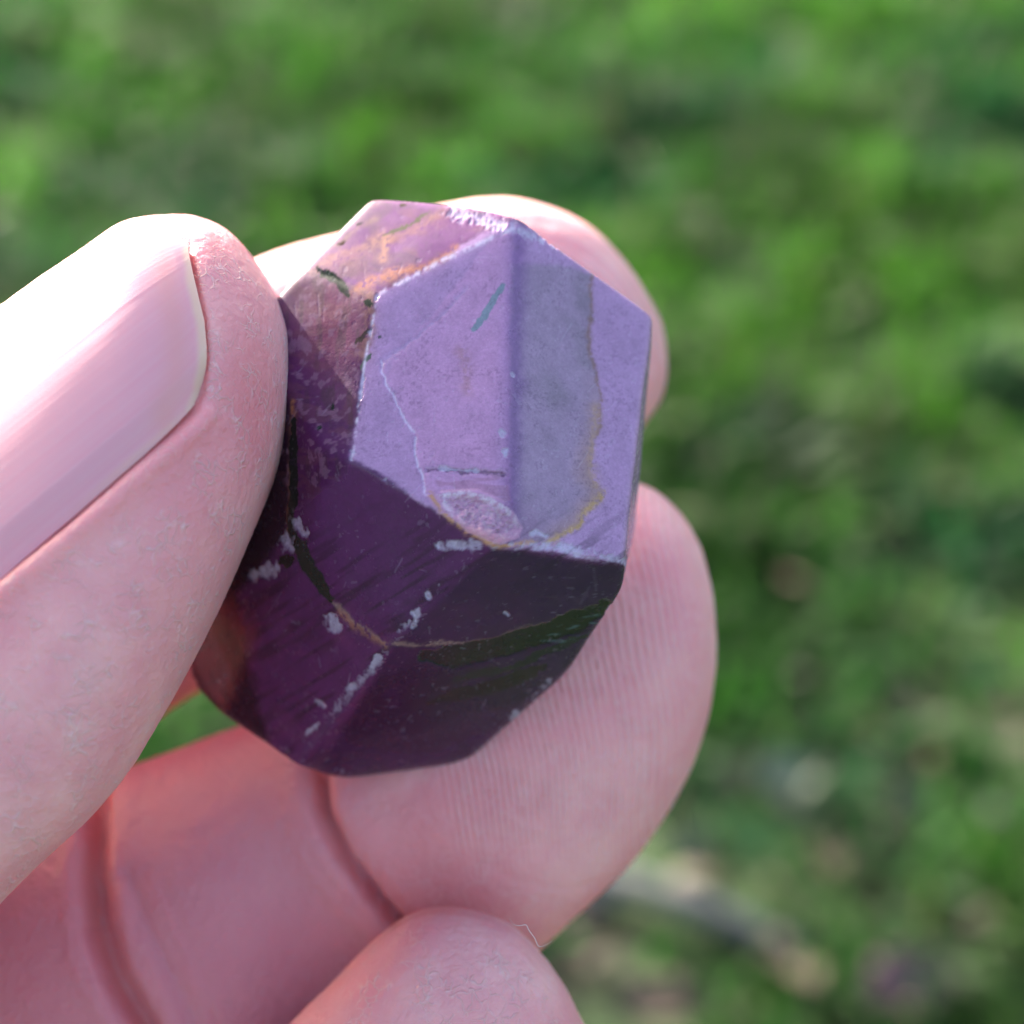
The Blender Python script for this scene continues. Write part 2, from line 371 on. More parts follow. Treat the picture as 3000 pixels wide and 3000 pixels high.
    seam([(855, 1180), (858, 1330), (848, 1480), (838, 1560)], 7, (.36, .15, .07), .9)
    seam([(870, 1600), (905, 1680), (975, 1765), (1060, 1840), (1130, 1885), (1230, 1890), (1420, 1880), (1600, 1825), (1740, 1785), (1790, 1765)], 5, (.32, .21, .19), .75)
    seam([(990, 1790), (1060, 1850), (1130, 1890)], 8, (.36, .16, .10), .7)
    # dark green inclusions
    DG = (.012, .022, .016)
    def incl(pts, w, c=DG, k=1., ends=True):
        dd, t = dline(X, Y, pts); ww = w*np.clip(2.2*np.sin(np.pi*np.clip(t, .04, .96)), .5, 1) if ends else w
        m = sm(ww*1.15, ww*.8, dd); put(m, c, k); incl.acc = np.maximum(incl.acc, m*(c[1] < .06)); return m
    incl.acc = np.zeros(len(pos))
    m = incl([(930, 785), (985, 820), (1020, 862)], 15, (.010, .020, .014))
    incl([(1075, 885), (1092, 892)], 9); incl([(1085, 960), (1045, 1010)], 6, (.05, .03, .03)); incl([(1090, 1040), (1055, 1085)], 7, (.08, .10, .08))
    incl([(1260, 618), (1210, 650), (1160, 675), (1120, 690)], 4.5, (.07, .06, .03)); incl([(1065, 650), (1050, 658)], 5); incl([(1010, 705), (985, 715)], 6, (.06, .04, .03)); incl([(1170, 603), (1190, 600)], 5, (.06, .05, .03))
    incl([(1470, 842), (1435, 900), (1392, 968)], 10, (.17, .235, .29), .9, False)
    incl([(935, 1258), (938, 1250)], 8); incl([(978, 1180), (975, 1200)], 5)
    incl([(858, 1230), (862, 1400), (852, 1520), (850, 1600)], 13, (.02, .02, .018)); incl([(858, 1560), (890, 1640), (930, 1700), (965, 1750)], 21, (.010, .020, .016))
    incl([(820, 1650), (850, 1640)], 16, (.01, .01, .01)); incl([(1115, 985), (1112, 990)], 7, (.09, .08, .10))
    m = incl([(1235, 1930), (1330, 1925), (1450, 1900), (1580, 1860), (1680, 1825), (1780, 1775)], 34, (.005, .010, .012)); disp -= .06*m
    incl([(1330, 1990), (1480, 1960), (1640, 1890), (1720, 1860)], 10, (.010, .018, .018), .8); incl([(1250, 2060), (1450, 2010), (1600, 1950)], 18, (.006, .006, .008), .8)
    m = sm(.58, .7, fbm(np.stack([(x+y*2.2)/30, y/9, 0*x], -1), 90, 3))*sm(0, -30, sdpoly(x, y, [(1560, 1860), (1780, 1760), (1760, 1860), (1600, 1930)])); put(m, (.09, .15, .18), .6)
    # chips: bruised pale spots, rough, a little sunken
    chip = np.zeros(len(pos)); rs = np.random.RandomState(5)
    def chips(pts, w, k=1., thr=.5):
        nonlocal chip, disp
        dd, t = dline(x, y, pts); m = sm(w, w*.35, dd+(fbm(q*2.4, 101, 3)-.5)*w*2.6)*sm(thr-.12, thr+.12, fbm(q*5.2, 111, 3)*.6+fbm(q*1.5, 117, 2)*.4+.10)*k
        chip = np.maximum(chip, m)
    def edge(pts, w, k, den):
        nonlocal chip
        dd, t = dline(x, y, pts); L_ = sum(math.dist(pts[i], pts[i+1]) for i in range(len(pts)-1))
        m = sm(w*1.35, w*.1, dd+(fbm(q*6, 119, 2)-.5)*w*2.2)*sm(den-.02, den+.07, fbm(np.stack([t*L_/60, dd/60, 0*x+L_], -1), 121, 3)*.6+fbm(q*4.5, 127, 3)*.4); chip = np.maximum(chip, m*k)
    edge([(1150, 1880), (1290, 1700), (1445, 1600)], 11, .6, .56); edge([(880, 2215), (1000, 2060), (1140, 1900)], 12, .6, .56)
    edge([(1445, 1590), (1650, 1605), (1855, 1650)], 16, .9, .48); edge([(1030, 1345), (1240, 1470), (1445, 1590)], 7, .6, .60)
    edge([(1500, 670), (1610, 710), (1790, 790), (1920, 900)], 12, .8, .46); edge([(1105, 865), (1070, 1060), (1030, 1345)], 7, .8, .5)
    edge([(1320, 620), (1400, 640), (1500, 668)], 20, .9, .45); edge([(1925, 950), (1905, 1350), (1860, 1640)], 6, .5, .6)
    edge([(1360, 2245), (1500, 2110), (1600, 2010), (1790, 1780)], 10, .7, .56); edge([(780, 2190), (870, 2235), (1000, 2262)], 12, .55, .55)
    for pts, w in (([(1290, 1595), (1400, 1600)], 18), ([(1480, 1795), (1490, 1800)], 8), ([(838, 1590), (845, 1600)], 26), ([(875, 1530), (885, 1560)], 18), ([(735, 1690), (800, 1665)], 22),
                   ([(970, 1800), (985, 1835)], 20), ([(1085, 1965), (1105, 1930)], 13), ([(1020, 2020), (1035, 2010)], 12), ([(1215, 1830), (1225, 1790)], 14), ([(1255, 1740), (1260, 1750)], 12), ([(1380, 2235), (1400, 2220)], 14),
                   ([(1500, 2100), (1510, 2090)], 13), ([(1840, 1650), (1850, 1655)], 20), ([(1650, 1605), (1690, 1615)], 20), ([(1470, 1262), (1475, 1268)], 10), ([(1480, 1318), (1485, 1330)], 13), ([(1500, 1098), (1505, 1102)], 9),
                   ([(925, 2055), (950, 2070)], 8), ([(900, 2150), (930, 2120)], 9), ([(1290, 1372), (1400, 1380)], 8), ([(1560, 1560), (1600, 1570)], 10), ([(1330, 620), (1420, 635)], 14)):
        chips(pts, w, .9, .43)
    sp = sm(.73, .80, noise(q*6.5, 131)*.55+noise(q*3.1, 132)*.45)*(.25+.75*sm(.35, .6, fbm(q*.5, 133, 2))); chip = np.maximum(chip, sp*.14)
    scr = 0
    for k in range(45):                     # fine scratches
        cx, cy = rs.uniform(780, 1850), rs.uniform(750, 2200); an = rs.choice([-1.1, -1.0, -.9, .2, 1.5])+rs.normal(0, .15); ln = rs.uniform(12, 70)
        x1, y1 = cx+math.cos(an)*ln, cy+math.sin(an)*ln
        bb = (np.abs(x-(cx+x1)/2) < ln+10) & (np.abs(y-(cy+y1)/2) < ln+10)
        dd, t = dline(x[bb], y[bb], [(cx, cy), (x1, y1)]); chip[bb] = np.maximum(chip[bb], np.exp(-(dd/1.8)**2)*rs.uniform(.05, .2))
    # shell-shaped break at the foot of the big facet
    shell = [(1275, 1445), (1310, 1438), (1370, 1432), (1440, 1455), (1500, 1500), (1530, 1545), (1520, 1575), (1460, 1590), (1370, 1560), (1310, 1505)]
    ss = sdpoly(x+w1*14, y+w3*14, shell); ms = sm(3, -4, ss); put(ms, (.46, .24, .37), .85)
    rim = np.exp(-((ss+9)/9)**2)*sm(1560, 1470, y)*ms; put(rim*sm(.3, .6, sh_), (.66, .56, .70), .9); put(ms*sm(.5, .65, sh_), (.50, .34, .44), .6); put(ms*sm(-70, -8, ss)*sm(1490, 1550, y-(x-1300)*.35), (.45, .17, .12), .6)
    disp -= ms*.34*sm(0, -35, ss)*(.8+1.6*w2)
    dd, _ = dline(x, y+w1*40+w2*16, [(1255, 1375), (1350, 1378), (1480, 1385)]); disp -= .10*np.exp(-(dd/8)**2); put(np.exp(-(dd/5)**2), (.10, .03, .09), .7)
    box = sdpoly(x, y, [(1255, 1380), (1485, 1385), (1500, 1480), (1400, 1435), (1290, 1440)]); mb = sm(4, -6, box); disp -= .08*mb; put(mb*sm(.45, .6, fbm(np.stack([x/60, y/12, 0*x], -1), 140, 2)), (.33, .16, .26), .6)
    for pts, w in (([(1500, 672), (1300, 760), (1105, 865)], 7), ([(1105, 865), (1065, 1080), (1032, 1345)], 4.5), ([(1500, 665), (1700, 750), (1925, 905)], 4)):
        dd, t = dline(x, y, pts); put(np.exp(-(dd/w)**2)*sm(.34, .62, fbm(q*3.5, 401, 3)), (.72, .62, .78), .75)  # sun glint painted as broken pale lines along the upper facet edges
    put(chip*(.45+.75*sh_), (.54, .47, .64), .95)
    disp -= chip*.10*(.2+1.2*fbm(q*7, 150, 2))
    grain = fbm(q*7, 160, 2)-.5; col *= (1+.22*grain+.28*w1+.18*w2)[:, None]; sd_ = sm(.66, .74, noise(q*9, 301))*sm(.5, .6, fbm(q*.9, 303, 2)); put(sd_, (.09, .04, .10), .25)
    col = np.clip(col, .004, .9)
    facing = u[:, 2] > -.2
    pos = pos+u*(disp*np.where(facing, 1, .2))[:, None]
    idx = np.arange(n*n).reshape(n, n)
    f = np.stack([idx[:-1, :-1], idx[1:, :-1], idx[1:, 1:], idx[:-1, 1:]], -1).reshape(-1, 4)
    ring = np.r_[idx[0, :], idx[1:, -1], idx[-1, -2::-1], idx[-2:0:-1, 0]]
    cpt = len(pos); pos = np.r_[pos, [P(1250, 1450, 115)]]
    m = N('polished_purple_stone'); co = m.obj(); b = m.b
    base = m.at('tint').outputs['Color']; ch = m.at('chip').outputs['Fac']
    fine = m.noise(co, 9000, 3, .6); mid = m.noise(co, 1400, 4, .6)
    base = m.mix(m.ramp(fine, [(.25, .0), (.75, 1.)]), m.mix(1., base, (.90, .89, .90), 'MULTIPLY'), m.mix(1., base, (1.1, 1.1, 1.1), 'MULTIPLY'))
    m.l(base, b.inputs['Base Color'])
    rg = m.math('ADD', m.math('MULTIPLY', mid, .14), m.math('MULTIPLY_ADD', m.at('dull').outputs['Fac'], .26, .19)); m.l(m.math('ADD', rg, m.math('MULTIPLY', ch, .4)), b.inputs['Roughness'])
    b.inputs['IOR'].default_value = 1.5
    b.inputs['Subsurface Weight'].default_value = .12; b.inputs['Subsurface Radius'].default_value = (.8, .3, .7); b.inputs['Subsurface Scale'].default_value = .001
    m.l(m.math('MULTIPLY_ADD', m.at('dull').outputs['Fac'], -.36, .5), b.inputs['Specular IOR Level'])
    b1 = m.bump(mid, .000012, 1.0); m.l(m.bump(fine, .000004, 1.0, b1), b.inputs['Normal'])
    W3 = VW(pos); org = W3[:-1].mean(0)
    o = mesh_obj('faceted_stone', W3-org, f, m.m); o.location = org
    # close the back with a fan
    import bmesh
    bm = bmesh.new(); bm.from_mesh(o.data); bm.verts.ensure_lookup_table(); c = bm.verts[cpt]
    for i in range(len(ring)):
        bm.faces.new((bm.verts[ring[i]], c, bm.verts[ring[(i+1) % len(ring)]]))
    bmesh.ops.recalc_face_normals(bm, faces=bm.faces); bm.to_mesh(o.data); bm.free()
    o.data.polygons.foreach_set('use_smooth', np.ones(len(o.data.polygons), bool))
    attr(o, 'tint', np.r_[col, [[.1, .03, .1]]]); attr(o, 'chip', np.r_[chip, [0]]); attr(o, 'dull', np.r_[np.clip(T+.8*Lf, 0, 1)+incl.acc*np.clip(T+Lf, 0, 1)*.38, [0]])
    tag(o, 'polished faceted purple stone with dark green inclusions held between thumb and fingers', 'stone')
build_stone()

# ------------------------------------------------------------------ hand
def catmull(a, n):
    a = np.asarray(a, float); m = len(a)-1; t = np.linspace(0, m, n); i = np.minimum(t.astype(int), m-1); f = (t-i)[:, None]
    p = lambda k: a[np.clip(k, 0, m)]
    p0 = np.where((i == 0)[:, None], 2*a[0]-a[1], p(i-1)); p1 = p(i); p2 = p(i+1); p3 = p(i+2)
    return .5*((2*p1)+(-p0+p2)*f+(2*p0-5*p1+4*p2-p3)*f**2+(-p0+3*p1-3*p2+p3)*f**3)
def loft(secs, b, nr, nt, tip, ratio=.95, ex=2.15, tilt=0., dz=0., back=1.):
    """secs: Lx,Ly,Rx,Ry,depth ; returns grid (nr,nt,3) of the limb and its tip point"""
    a = catmull([s[:5] for s in secs]+[(tip[0], tip[1], tip[0], tip[1], tip[2])], nr+1)[:-1]
    hw0 = np.linalg.norm(P(a[:, 2], a[:, 3], a[:, 4])-P(a[:, 0], a[:, 1], a[:, 4]), axis=1)/2
    Lp = P(a[:, 0], a[:, 1], a[:, 4]+dz+tilt*hw0); Rp = P(a[:, 2], a[:, 3], a[:, 4]+dz-tilt*hw0); c = (Lp+Rp)/2; h = (Rp-Lp)/2; hw = np.linalg.norm(h, axis=1); 
    bb = (b**-4+(hw*ratio)**-4)**-.25
    th = np.linspace(0, 2*np.pi, nt, endpoint=False); cs, sn = np.cos(th), np.sin(th)
    k = (np.abs(cs)**ex+np.abs(sn)**ex)**(-1/ex); cs, sn = cs*k, sn*k
    g = c[:, None]+h[:, None]*cs[None, :, None]+(bb[:, None]*(sn*np.where(sn < 0, back, 1.))[None])[..., None]*np.array((0, 0, 1.))
    return g, P(tip[0], tip[1], tip[2]+dz)
def gnormals(g):
    ds = np.gradient(g, axis=0); dt = np.roll(g, -1, 1)-np.roll(g, 1, 1); n = nrm(np.cross(dt, ds))
    c = g.mean(1, keepdims=True); s = np.sign((n*(g-c)).sum(-1).mean()); return n*s
def close(g, tip):
    nr, nt, _ = g.shape; base = g[0].mean(0); v = np.r_[g.reshape(-1, 3), [tip], [base]]
    i = np.arange(nr*nt).reshape(nr, nt); j = np.roll(i, -1, 1)
    q = np.stack([i[:-1], j[:-1], j[1:], i[1:]], -1).reshape(-1, 4)
    F = np.r_[q[:, [0, 1, 2]], q[:, [0, 2, 3]], np.stack([i[-1], j[-1], np.full(nt, nr*nt)], -1), np.stack([j[0], i[0], np.full(nt, nr*nt+1)], -1)]
    a = v[F]; vol = (a[:, 0]*np.cross(a[:, 1], a[:, 2])).sum()
    return v, (F if vol > 0 else F[:, ::-1])

THUMB = [(-1200, 1850, -800, 3550, 104), (-800, 1500, -350, 3060, 101), (-400, 1210, 0, 2645, 99), (-100, 990, 290, 2365, 98.5), (110, 838, 452, 2125, 98.5), (270, 728, 600, 1850, 99), (365, 664, 694, 1640, 99.5), (435, 642, 775, 1450, 100),
         (505, 637, 826, 1290, 100.5), (580, 640, 849, 1120, 101), (655, 668, 846, 980, 101.5), (715, 722, 822, 890, 102), (750, 772, 790, 832, 102.2)]
NAIL = [(-900, 2300), (-200, 1862), (0, 1682), (200, 1520), (380, 1362), (500, 1262), (560, 1205), (590, 1150), (600, 1060), (592, 940), (572, 840), (550, 730), (500, 672), (435, 676), (300, 765), (0, 985), (-400, 1290), (-900, 1700)]
MID = [(-900, 2700, 0, 4300, 126), (-500, 2500, 300, 3900, 124), (-50, 2385, 600, 3620, 121.5), (300, 2272, 850, 3400, 121.5), (620, 2158, 1150, 3150, 122.5), (950, 2020, 1420, 2920, 121.5), (1250, 1800, 1640, 2722, 121), (1480, 1600, 1852, 2508, 121), (1660, 1470, 1990, 2300, 121),
       (1800, 1410, 2062, 2115, 121), (1900, 1428, 2093, 1940, 121), (1985, 1495, 2088, 1775, 121), (2035, 1570, 2070, 1665, 121)]
IDX = [(-900, 2300, -500, 3300, 132), (-400, 1750, 0, 2800, 130), (0, 1250, 300, 2260, 129), (400, 950, 640, 1990, 128.5), (760, 762, 1000, 1800, 128), (1050, 675, 1350, 1650, 128), (1300, 604, 1600, 1500, 128), (1500, 586, 1800, 1350, 128), (1680, 640, 1900, 1230, 128), (1800, 735, 1947, 1140, 128), (1892, 860, 1953, 1040, 128)]
RING = [(350, 4300, 1900, 4300, 112), (450, 3850, 1920, 3850, 110.5), (600, 3400, 1865, 3400, 110), (735, 3160, 1790, 3160, 109.5), (850, 3005, 1712, 3005, 109.3), (965, 2890, 1655, 2892, 109), (1075, 2778, 1590, 2805, 109), (1160, 2706, 1505, 2722, 109), (1225, 2672, 1400, 2677, 109)]

def wrinkles(v, s): return (fbm(v*.9, s, 3)-.5)*.10+(fbm(v*3.5, s+3, 3)-.5)*.035
def build_hand():
    parts = []
    # thumb
    g, tip = loft(THUMB, 10.2, 330, 420, (768, 802, 102.3), tilt=.38, dz=4.0, back=1.45); g0 = g.copy(); n = gnormals(g); x, y, d = PX(g)
    th = np.linspace(0, 2*np.pi, g.shape[1], endpoint=False)[None]+0*x; fr = sm(-.25, .12, np.sin(th))
    s = sdpoly(x, y, NAIL); lat, _ = dline(x, y, NAIL[:7]); free, _ = dline(x, y, NAIL[7:12])
    isl = sm(20, -20, lat-free)                      # 1 beside the lateral edge, 0 at the free edge
    tpd, _ = dline(x, y, NAIL[12:]); soft = sm(10, 110, tpd)
    dp = -.55*soft*sm(4, -14, s)-soft*(.50*isl+.30*(1-isl))*np.exp(-((s-4)/11)**2)
    dp += soft*(.42*isl+.10*(1-isl))*np.exp(-((s-48)/34)**2)*(s > 0)
    dp += isl*.16*np.exp(-((s-100)/18)**2)*(fbm(g*.5, 44, 2)-.35)
    g = g+n*((dp*fr)+wrinkles(g, 60)*.8*(s > 10))[..., None]
    thumb_grid = (g0, n, x, y, th)
    parts.append(close(g, tip))
    # middle finger, with its two folds
    g, tip = loft(MID, 9.0, 330, 330, (2058, 1612, 121)); n = gnormals(g); x, y, d = PX(g); fr = sm(-.1, .3, n[..., 2])
    dp = 0*x
    for pts, w, k in (([(900, 2150), (928, 2240), (950, 2370), (1005, 2510), (1090, 2630), (1190, 2740), (1300, 2850)], 19, 1.7), ([(280, 2200), (278, 2400), (268, 2560), (285, 2720), (340, 2870), (430, 3030), (560, 3250)], 36, 1.7),
                      ([(370, 2560), (440, 2720), (520, 2880), (600, 3050)], 22, .28)):
        wx, wy = (fbm(g*.35, 501, 3)-.5)*60, (fbm(g*.35+9, 503, 3)-.5)*60
        dd, t = dline(x+wx*.5, y+wy*.5, pts); dp -= k*np.exp(-(dd/w)**2)*(.75+.5*fbm(g*.5, 505, 2)); dp += k*.13*np.exp(-((dd-70)/55)**2)
        for o_, kk in ((-46, .16), (38, .20), (70, .11), (-85, .10), (112, .07)):
            d2, t2 = dline(x+wx+o_, y+wy-o_*.35, pts); dp -= kk*np.exp(-(d2/8)**2)*sm(.35, .6, fbm(g*.45+o_, 507, 2))
    dp += .9*np.exp(-(((x-620)/220)**2+((y-2560)/330)**2))+.7*np.exp(-(((x-1600)/350)**2+((y-2150)/350)**2))
    dd, _ = dline(x, y, [(1380, 2500), (1500, 2570), (1640, 2600), (1720, 2590)]); dp -= .08*np.exp(-(dd/7)**2)
    g = g+n*(dp*fr+wrinkles(g, 70))[..., None]; parts.append(close(g, tip))
    # index finger, behind the stone
    g, tip = loft(IDX, 8.4, 150, 150, (1940, 945, 128)); n = gnormals(g); g = g+n*wrinkles(g, 80)[..., None]; parts.append(close(g, tip))
    # ring fingertip
    g, tip = loft(RING, 7.8, 240, 260, (1302, 2664, 109)); n = gnormals(g); g = g+n*wrinkles(g, 90)[..., None]; parts.append(close(g, tip))
    # palm, wrist and forearm, outside the frame
    def tube(pts, rad, flat, nr=60, nt=64):
        a = catmull(np.c_[np.array(pts, float), rad], nr); c = a[:, :3]; r = a[:, 3]; tg = nrm(np.gradient(c, axis=0)); s1 = nrm(np.cross(tg, (0, 0, 1.))); s2 = np.cross(s1, tg)
        t = np.linspace(0, 2*np.pi, nt, endpoint=False)
        g = c[:, None]+s1[:, None]*(r[:, None]*np.cos(t))[..., None]+s2[:, None]*(r[:, None]*flat*np.sin(t))[..., None]
        return close(g, c[-1]+tg[-1]*r[-1]*.3)
    mm = lambda px, py, d: tuple(P(px, py, d))
    parts.append(tube([mm(-200, 3300, 124), mm(-900, 3700, 128), mm(-1700, 4300, 130), mm(-2600, 5200, 126), mm(-3600, 6400, 116), mm(-4600, 7600, 104)], [9, 24, 33, 33, 27, 24], .55))
    parts.append(tube([mm(-700, 2400, 102), mm(-1200, 3000, 106), mm(-1800, 3900, 116), mm(-2500, 5000, 124)], [11, 13.5, 17, 16], .9))
    parts.append(tube([mm(1150, 4000, 111), mm(900, 4700, 113), mm(0, 4900, 120), mm(-1200, 4500, 128)], [9, 11.5, 11.5, 12], .85))
    a0 = P(-4600, 7600, 104); parts.append(tube([a0+np.array((14, 18, 0)), a0, a0+np.array((-60, -90, 35)), a0+np.array((-130, -190, 80))], [22, 24, 30, 38], .85))
    obs = [mesh_obj('tmp%d' % k, v*.001, f) for k, (v, f) in enumerate(parts)]
    for o in obs[1:]:
        md = obs[0].modifiers.new('u', 'BOOLEAN'); md.operation = 'UNION'; md.solver = 'MANIFOLD'; md.object = o
    dg = bpy.context.evaluated_depsgraph_get(); me = bpy.data.meshes.new_from_object(obs[0].evaluated_get(dg))
    print('hand verts', len(me.vertices), [len(o.data.vertices) for o in obs])
    v = np.empty(len(me.vertices)*3); me.vertices.foreach_get('co', v); v = v.reshape(-1, 3)*1000
    for o in obs: bpy.data.objects.remove(o)
    x, y, d = PX(v); W3 = VW(v); org = VW(P(300, 2600, 110)); me.vertices.foreach_set('co', (W3-org).ravel().astype(np.float32)); me.update()
    me.polygons.foreach_set('use_smooth', np.ones(len(me.polygons), bool))
    me.name = 'hand'; o = bpy.data.objects.new('skin', me); sc.collection.objects.link(o)
    root = bpy.data.objects.new('hand', None); sc.collection.objects.link(root); root.location = org; o.parent = root
    while len(me.materials): me.materials.pop()
    # skin attributes
    sN = sdpoly(x, y, NAIL); front = d < 109
    tpd, _ = dline(x, y, NAIL[12:]); red = np.exp(-((sN-2)/16)**2)*front*sm(30, 140, tpd)*.6
    red = np.maximum(red, .35*np.exp(-(((x-740)/90)**2+((y-1120)/260)**2))*front)
    for pts, w, k in (([(900, 2150), (928, 2240), (950, 2370), (1005, 2510), (1090, 2630), (1190, 2740)], 30, .6), ([(278, 2300), (268, 2560), (285, 2720), (340, 2870), (430, 3030)], 34, .6)):
        dd, _ = dline(x, y, pts); red = np.maximum(red, k*np.exp(-(dd/w)**2)*(d > 108))
    red = np.maximum(red, .45*np.exp(-(((x-1250)/260)**2+((y-2600)/170)**2))*(d > 108)); rose = (d > 111)*sm(1250, 800, x)*.75
    # the run of the print ridges on the two pads
    ph = x-.30*(y-1900)*sm(1900, 1300, x)-.12*(y-1900)+55*((y-1900)/600)**2+25*fbm(v*.15, 5, 2)*2
    rm = sm(1180, 1300, x-(y-2000)*.2)*sm(2060, 1950, x)*(d > 108)*sm(2620, 2400, y)
    ph2 = np.hypot((x-1290)*1.0, (y-3050)*.75); m2 = (d < 108)*(y > 2600)*(x > 700)*.12
    phase = np.where(m2 > 0, ph2, ph)/25.0; rm = np.maximum(rm, m2)
    flake = (d < 106)*(sN > 12)*1.0; flake = np.maximum(flake, .45*(d < 116)*(x > 1200))
    attr(o, 'red', red); attr(o, 'phase', phase); attr(o, 'ridge', rm); attr(o, 'flake', flake); attr(o, 'rose', rose)
    m = N('skin'); co = m.obj(); b = m.b
    n1 = m.noise(co, 220, 4, .6); n2 = m.noise(co, 1600, 4, .65); n3 = m.noise(co, 90, 2, .5)
    base = m.mix(m.ramp(n1, [(.36, 0.), (.64, 1.)]), (.83, .35, .385), (.91, .465, .47))
    base = m.mix(m.math('MULTIPLY', m.ramp(n3, [(.42, 0.), (.66, 1.)]), .75), base, (.80, .27, .32))
    base = m.mix(m.at('rose').outputs['Fac'], base, (.62, .21, .27))
    base = m.mix(m.at('red').outputs['Fac'], base, (.62, .15, .13))
    wv = m.n('ShaderNodeMath', operation='SINE'); m.l(m.math('MULTIPLY', m.at('phase').outputs['Fac'], 6.2832), wv.inputs[0])
    brk = m.ramp(m.noise(co, 900, 3, .6), [(.35, .2), (.6, 1.)])
    rid = m.math('MULTIPLY', m.math('MULTIPLY', wv.outputs[0], m.at('ridge').outputs['Fac']), brk)
    base = m.mix(m.math('MULTIPLY', m.math('MAXIMUM', rid, 0.), .30), base, (.86, .62, .62))
    vo = m.n('ShaderNodeTexVoronoi', feature='DISTANCE_TO_EDGE'); vo.inputs['Scale'].default_value = 1500
    wc = m.n('ShaderNodeMixRGB'); wc.inputs[0].default_value = .0016
    nn = m.n('ShaderNodeTexNoise'); nn.inputs['Scale'].default_value = 900; m.l(co, nn.inputs['Vector'])
    ad = m.n('ShaderNodeVectorMath', operation='MULTIPLY_ADD'); m.l(nn.outputs['Color'], ad.inputs[0]); ad.inputs[1].default_value = (.0012,)*3; m.l(co, ad.inputs[2])
    m.l(ad.outputs[0], vo.inputs['Vector'])
    line = m.ramp(vo.outputs['Distance'], [(.0, 1.), (.10, 0.)])
    sel = m.ramp(m.noise(co, 650, 3, .6), [(.46, 0.), (.60, 1.)])
    fl = m.math('MULTIPLY', m.math('MULTIPLY', line, sel), m.at('flake').outputs['Fac'])
    base = m.mix(m.math('MULTIPLY', fl, .32), base, (.92, .84, .84))
    m.l(base, b.inputs['Base Color'])
    b.inputs['Subsurface Weight'].default_value = .55; b.inputs['Subsurface Radius'].default_value = (1., .30, .20); b.inputs['Subsurface Scale'].default_value = .0020
    b.inputs['Roughness'].default_value = .48; b.inputs['IOR'].default_value = 1.42
    b1 = m.bump(n2, .00014, 1.); b2 = m.bump(rid, .000045, 1., b1); b3 = m.bump(fl, .00010, 1., b2); vb = m.bump(vo.outputs['Distance'], .00009, .8, b3)
    m.l(vb, b.inputs['Normal']); me.materials.append(m.m)
    tag(root, 'bare hand with pinkish skin pinching the purple stone between thumb and fingers', 'hand')
    # thumbnail
    g0, n, x, y, th = thumb_grid; nr, nt = x.shape
    def find(px, py):
        dd = (x-px)**2+(y-py)**2+1e9*((th <= .02) | (th >= np.pi)); k = dd.argmin(); return k//nt, th.ravel()[k]
    lat = [find(*p) for p in ((-190, 1858), (0, 1684), (200, 1522), (380, 1364), (500, 1264), (548, 1215))]
    fr_ = [find(*p) for p in ((548, 1215), (575, 1180), (590, 1148), (599, 1060), (592, 940), (572, 840), (550, 730), (500, 674))]
    tp = [find(*p) for p in ((-400, 1290), (0, 987), (300, 767), (435, 678), (500, 674))]; us, ut = zip(*tp)
    U, Vn = 260, 170; vv = np.linspace(0, 1, Vn); uu = np.linspace(0, 1, U)
    ls, lt = zip(*lat); fs, ft = zip(*fr_); up = ut[-1]; s0 = ls[0]
    o_ = np.argsort(ft); fta = np.array(ft)[o_]; fsa = np.array(fs)[o_]
    pl_ = np.polyfit(ls, lt, 3); pu_ = np.polyfit(us, ut, 2)
    T = np.zeros((U, Vn)); Sx = np.zeros((U, Vn))
    t_end = lt[-1]
    for j, w_ in enumerate(vv):
        te = t_end+(up-t_end)*w_; se = np.interp(te, fta, fsa)
        S_ = s0+(se-s0)*uu; tl = np.polyval(pl_, S_); tu = np.polyval(pu_, S_); T[:, j] = tl+(tu-tl)*w_; Sx[:, j] = S_
    Ti = (T/(2*np.pi)*nt) % nt; i0 = np.clip(Sx.astype(int), 0, nr-2); fi = (Sx-i0)[..., None]; j0 = Ti.astype(int) % nt; fj = (Ti-j0)[..., None]; j1 = (j0+1) % nt
    samp = lambda A: (A[i0, j0]*(1-fi)+A[i0+1, j0]*fi)*(1-fj)+(A[i0, j1]*(1-fi)+A[i0+1, j1]*fi)*fj
    g, nn_ = samp(g0), nrm(samp(n)); w_ = vv[None]; u_ = uu[:, None]
    off = -.30+.50*sm(0, .16, w_)-.12*sm(.8, 1, w_)+0*u_; off = off-.06*sm(.9, 1, u_)+(fbm(np.stack([w_*45+0*u_, 0*w_+u_*1.5, 0*w_+0*u_], -1), 7, 2)-.5)*.009
    topg = g+nn_*off[..., None]; botg = topg-nn_*.28
    vs = np.r_[topg.reshape(-1, 3), botg.reshape(-1, 3)]; k = U*Vn; i = np.arange(k).reshape(U, Vn)
    q = np.stack([i[:-1, :-1], i[1:, :-1], i[1:, 1:], i[:-1, 1:]], -1).reshape(-1, 4)
    ring = np.r_[i[0, :], i[1:, -1], i[-1, -2::-1], i[-2:0:-1, 0]]; rn = np.roll(ring, -1)
    F = np.r_[q, q[:, ::-1]+k, np.stack([rn, ring, ring+k, rn+k], -1)]
    no = mesh_obj('thumbnail', VW(vs)-org, F, None, root)
    import bmesh
    bm = bmesh.new(); bm.from_mesh(no.data); bmesh.ops.recalc_face_normals(bm, faces=bm.faces); bm.to_mesh(no.data); bm.free()
    no.data.set_sharp_from_angle(angle=math.radians(50)); xs, ys, _ = PX(vs); fe, _ = dline(xs, ys, [(560, 1205), (590, 1150), (600, 1060), (592, 940), (572, 840), (555, 735)]); la, _ = dline(xs, ys, [(-900, 2300), (0, 1682), (200, 1520), (380, 1362), (500, 1262), (560, 1205)])
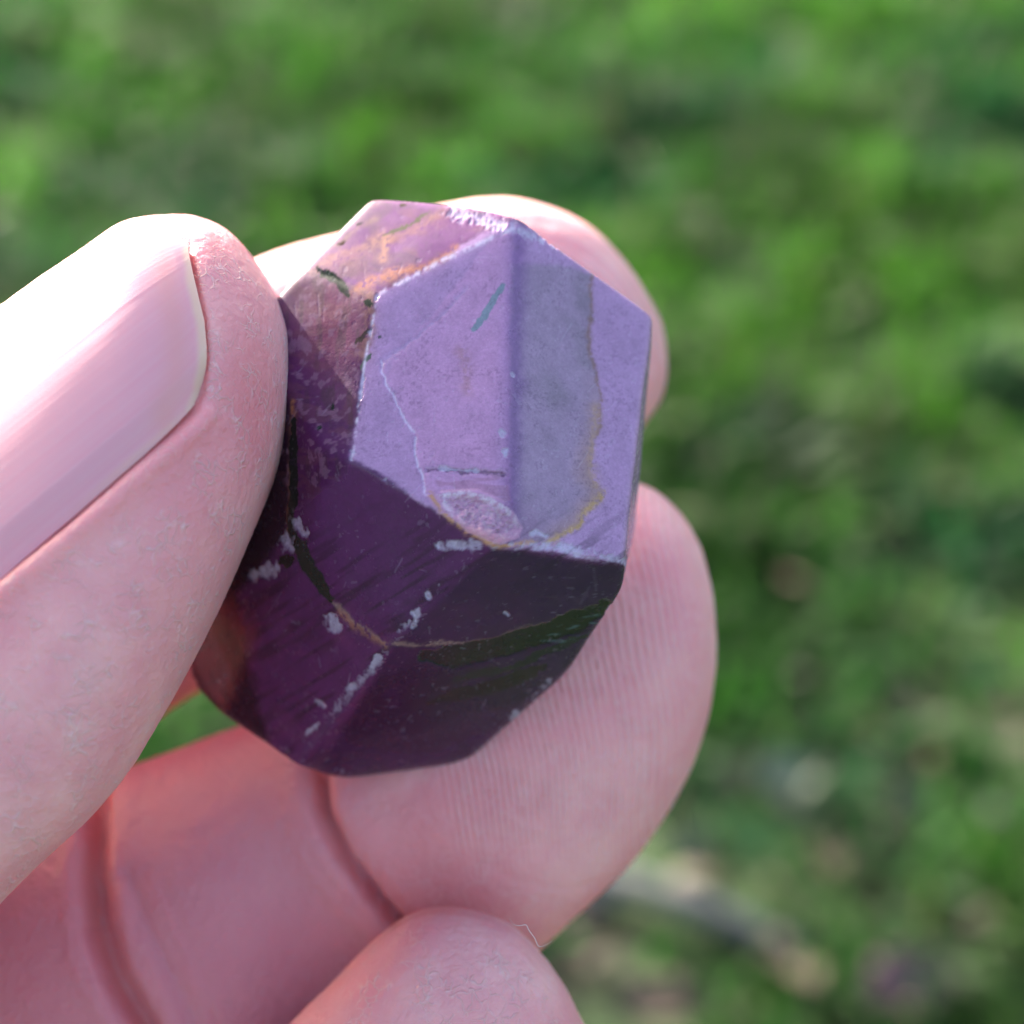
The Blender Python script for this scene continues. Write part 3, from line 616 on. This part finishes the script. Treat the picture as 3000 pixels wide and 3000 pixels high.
    edge = np.maximum(sm(32, 8, fe+14*(fbm(vs*.8, 3, 2)-.5)), .5*sm(26, 8, la)*sm(100, 420, xs)); band = np.exp(-((fe-80)/42)**2)
    attr(no, 'edge', edge); attr(no, 'band', band)
    attr(no, 'across', np.tile(np.broadcast_to(w_, (U, Vn)).ravel(), 2))
    m = N('nail'); b = m.b; ac = m.at('across').outputs['Fac']
    cx = m.n('ShaderNodeCombineXYZ'); m.l(ac, cx.inputs[0]); st = m.noise(cx.outputs[0], 38, 3, .6)
    base = m.mix(m.ramp(st, [(.35, 0.), (.65, 1.)]), (.96, .34, .41), (.97, .38, .445))
    base = m.mix(m.math('MULTIPLY', m.at('band').outputs['Fac'], .55), base, (.95, .33, .32))
    base = m.mix(m.math('MULTIPLY', m.at('edge').outputs['Fac'], .6), base, (.98, .60, .38))
    m.l(base, b.inputs['Base Color']); b.inputs['Roughness'].default_value = .40; b.inputs['IOR'].default_value = 1.5
    b.inputs['Subsurface Weight'].default_value = .5; b.inputs['Subsurface Radius'].default_value = (1., .4, .35); b.inputs['Subsurface Scale'].default_value = .002
    m.l(m.bump(st, .000009, 1.), b.inputs['Normal']); no.data.materials.append(m.m)
build_hand()

# ------------------------------------------------------------------ lint
def lint():
    pts = np.array([P(1492, 2690, 100.6), P(1505, 2708, 100.2), P(1522, 2712, 100.0), P(1541, 2710, 100.0), P(1550, 2726, 100.1), P(1566, 2748, 100.2), P(1578, 2772, 100.3), P(1600, 2768, 100.2), P(1618, 2756, 100.0)])
    c = catmull(pts, 60); tg = nrm(np.gradient(c, axis=0)); a = nrm(np.cross(tg, (0, 0, 1.))); b = np.cross(a, tg); t = np.linspace(0, 2*np.pi, 6, endpoint=False)
    rad = .019*np.sin(np.linspace(.15, 3.0, 60))[:, None, None]
    g = c[:, None]+rad*(a[:, None]*np.cos(t)[None, :, None]+b[:, None]*np.sin(t)[None, :, None])
    v, f = close(g, c[-1]); m = N('lint'); m.b.inputs['Base Color'].default_value = (.75, .62, .64, 1); m.b.inputs['Roughness'].default_value = .6
    w = VW(v); org = w.mean(0); o = mesh_obj('lint_fibre', w-org, f, m.m); o.location = org
    tag(o, 'tiny curled pale fibre clinging to the right side of the bottom fingertip', 'fibre')
lint()
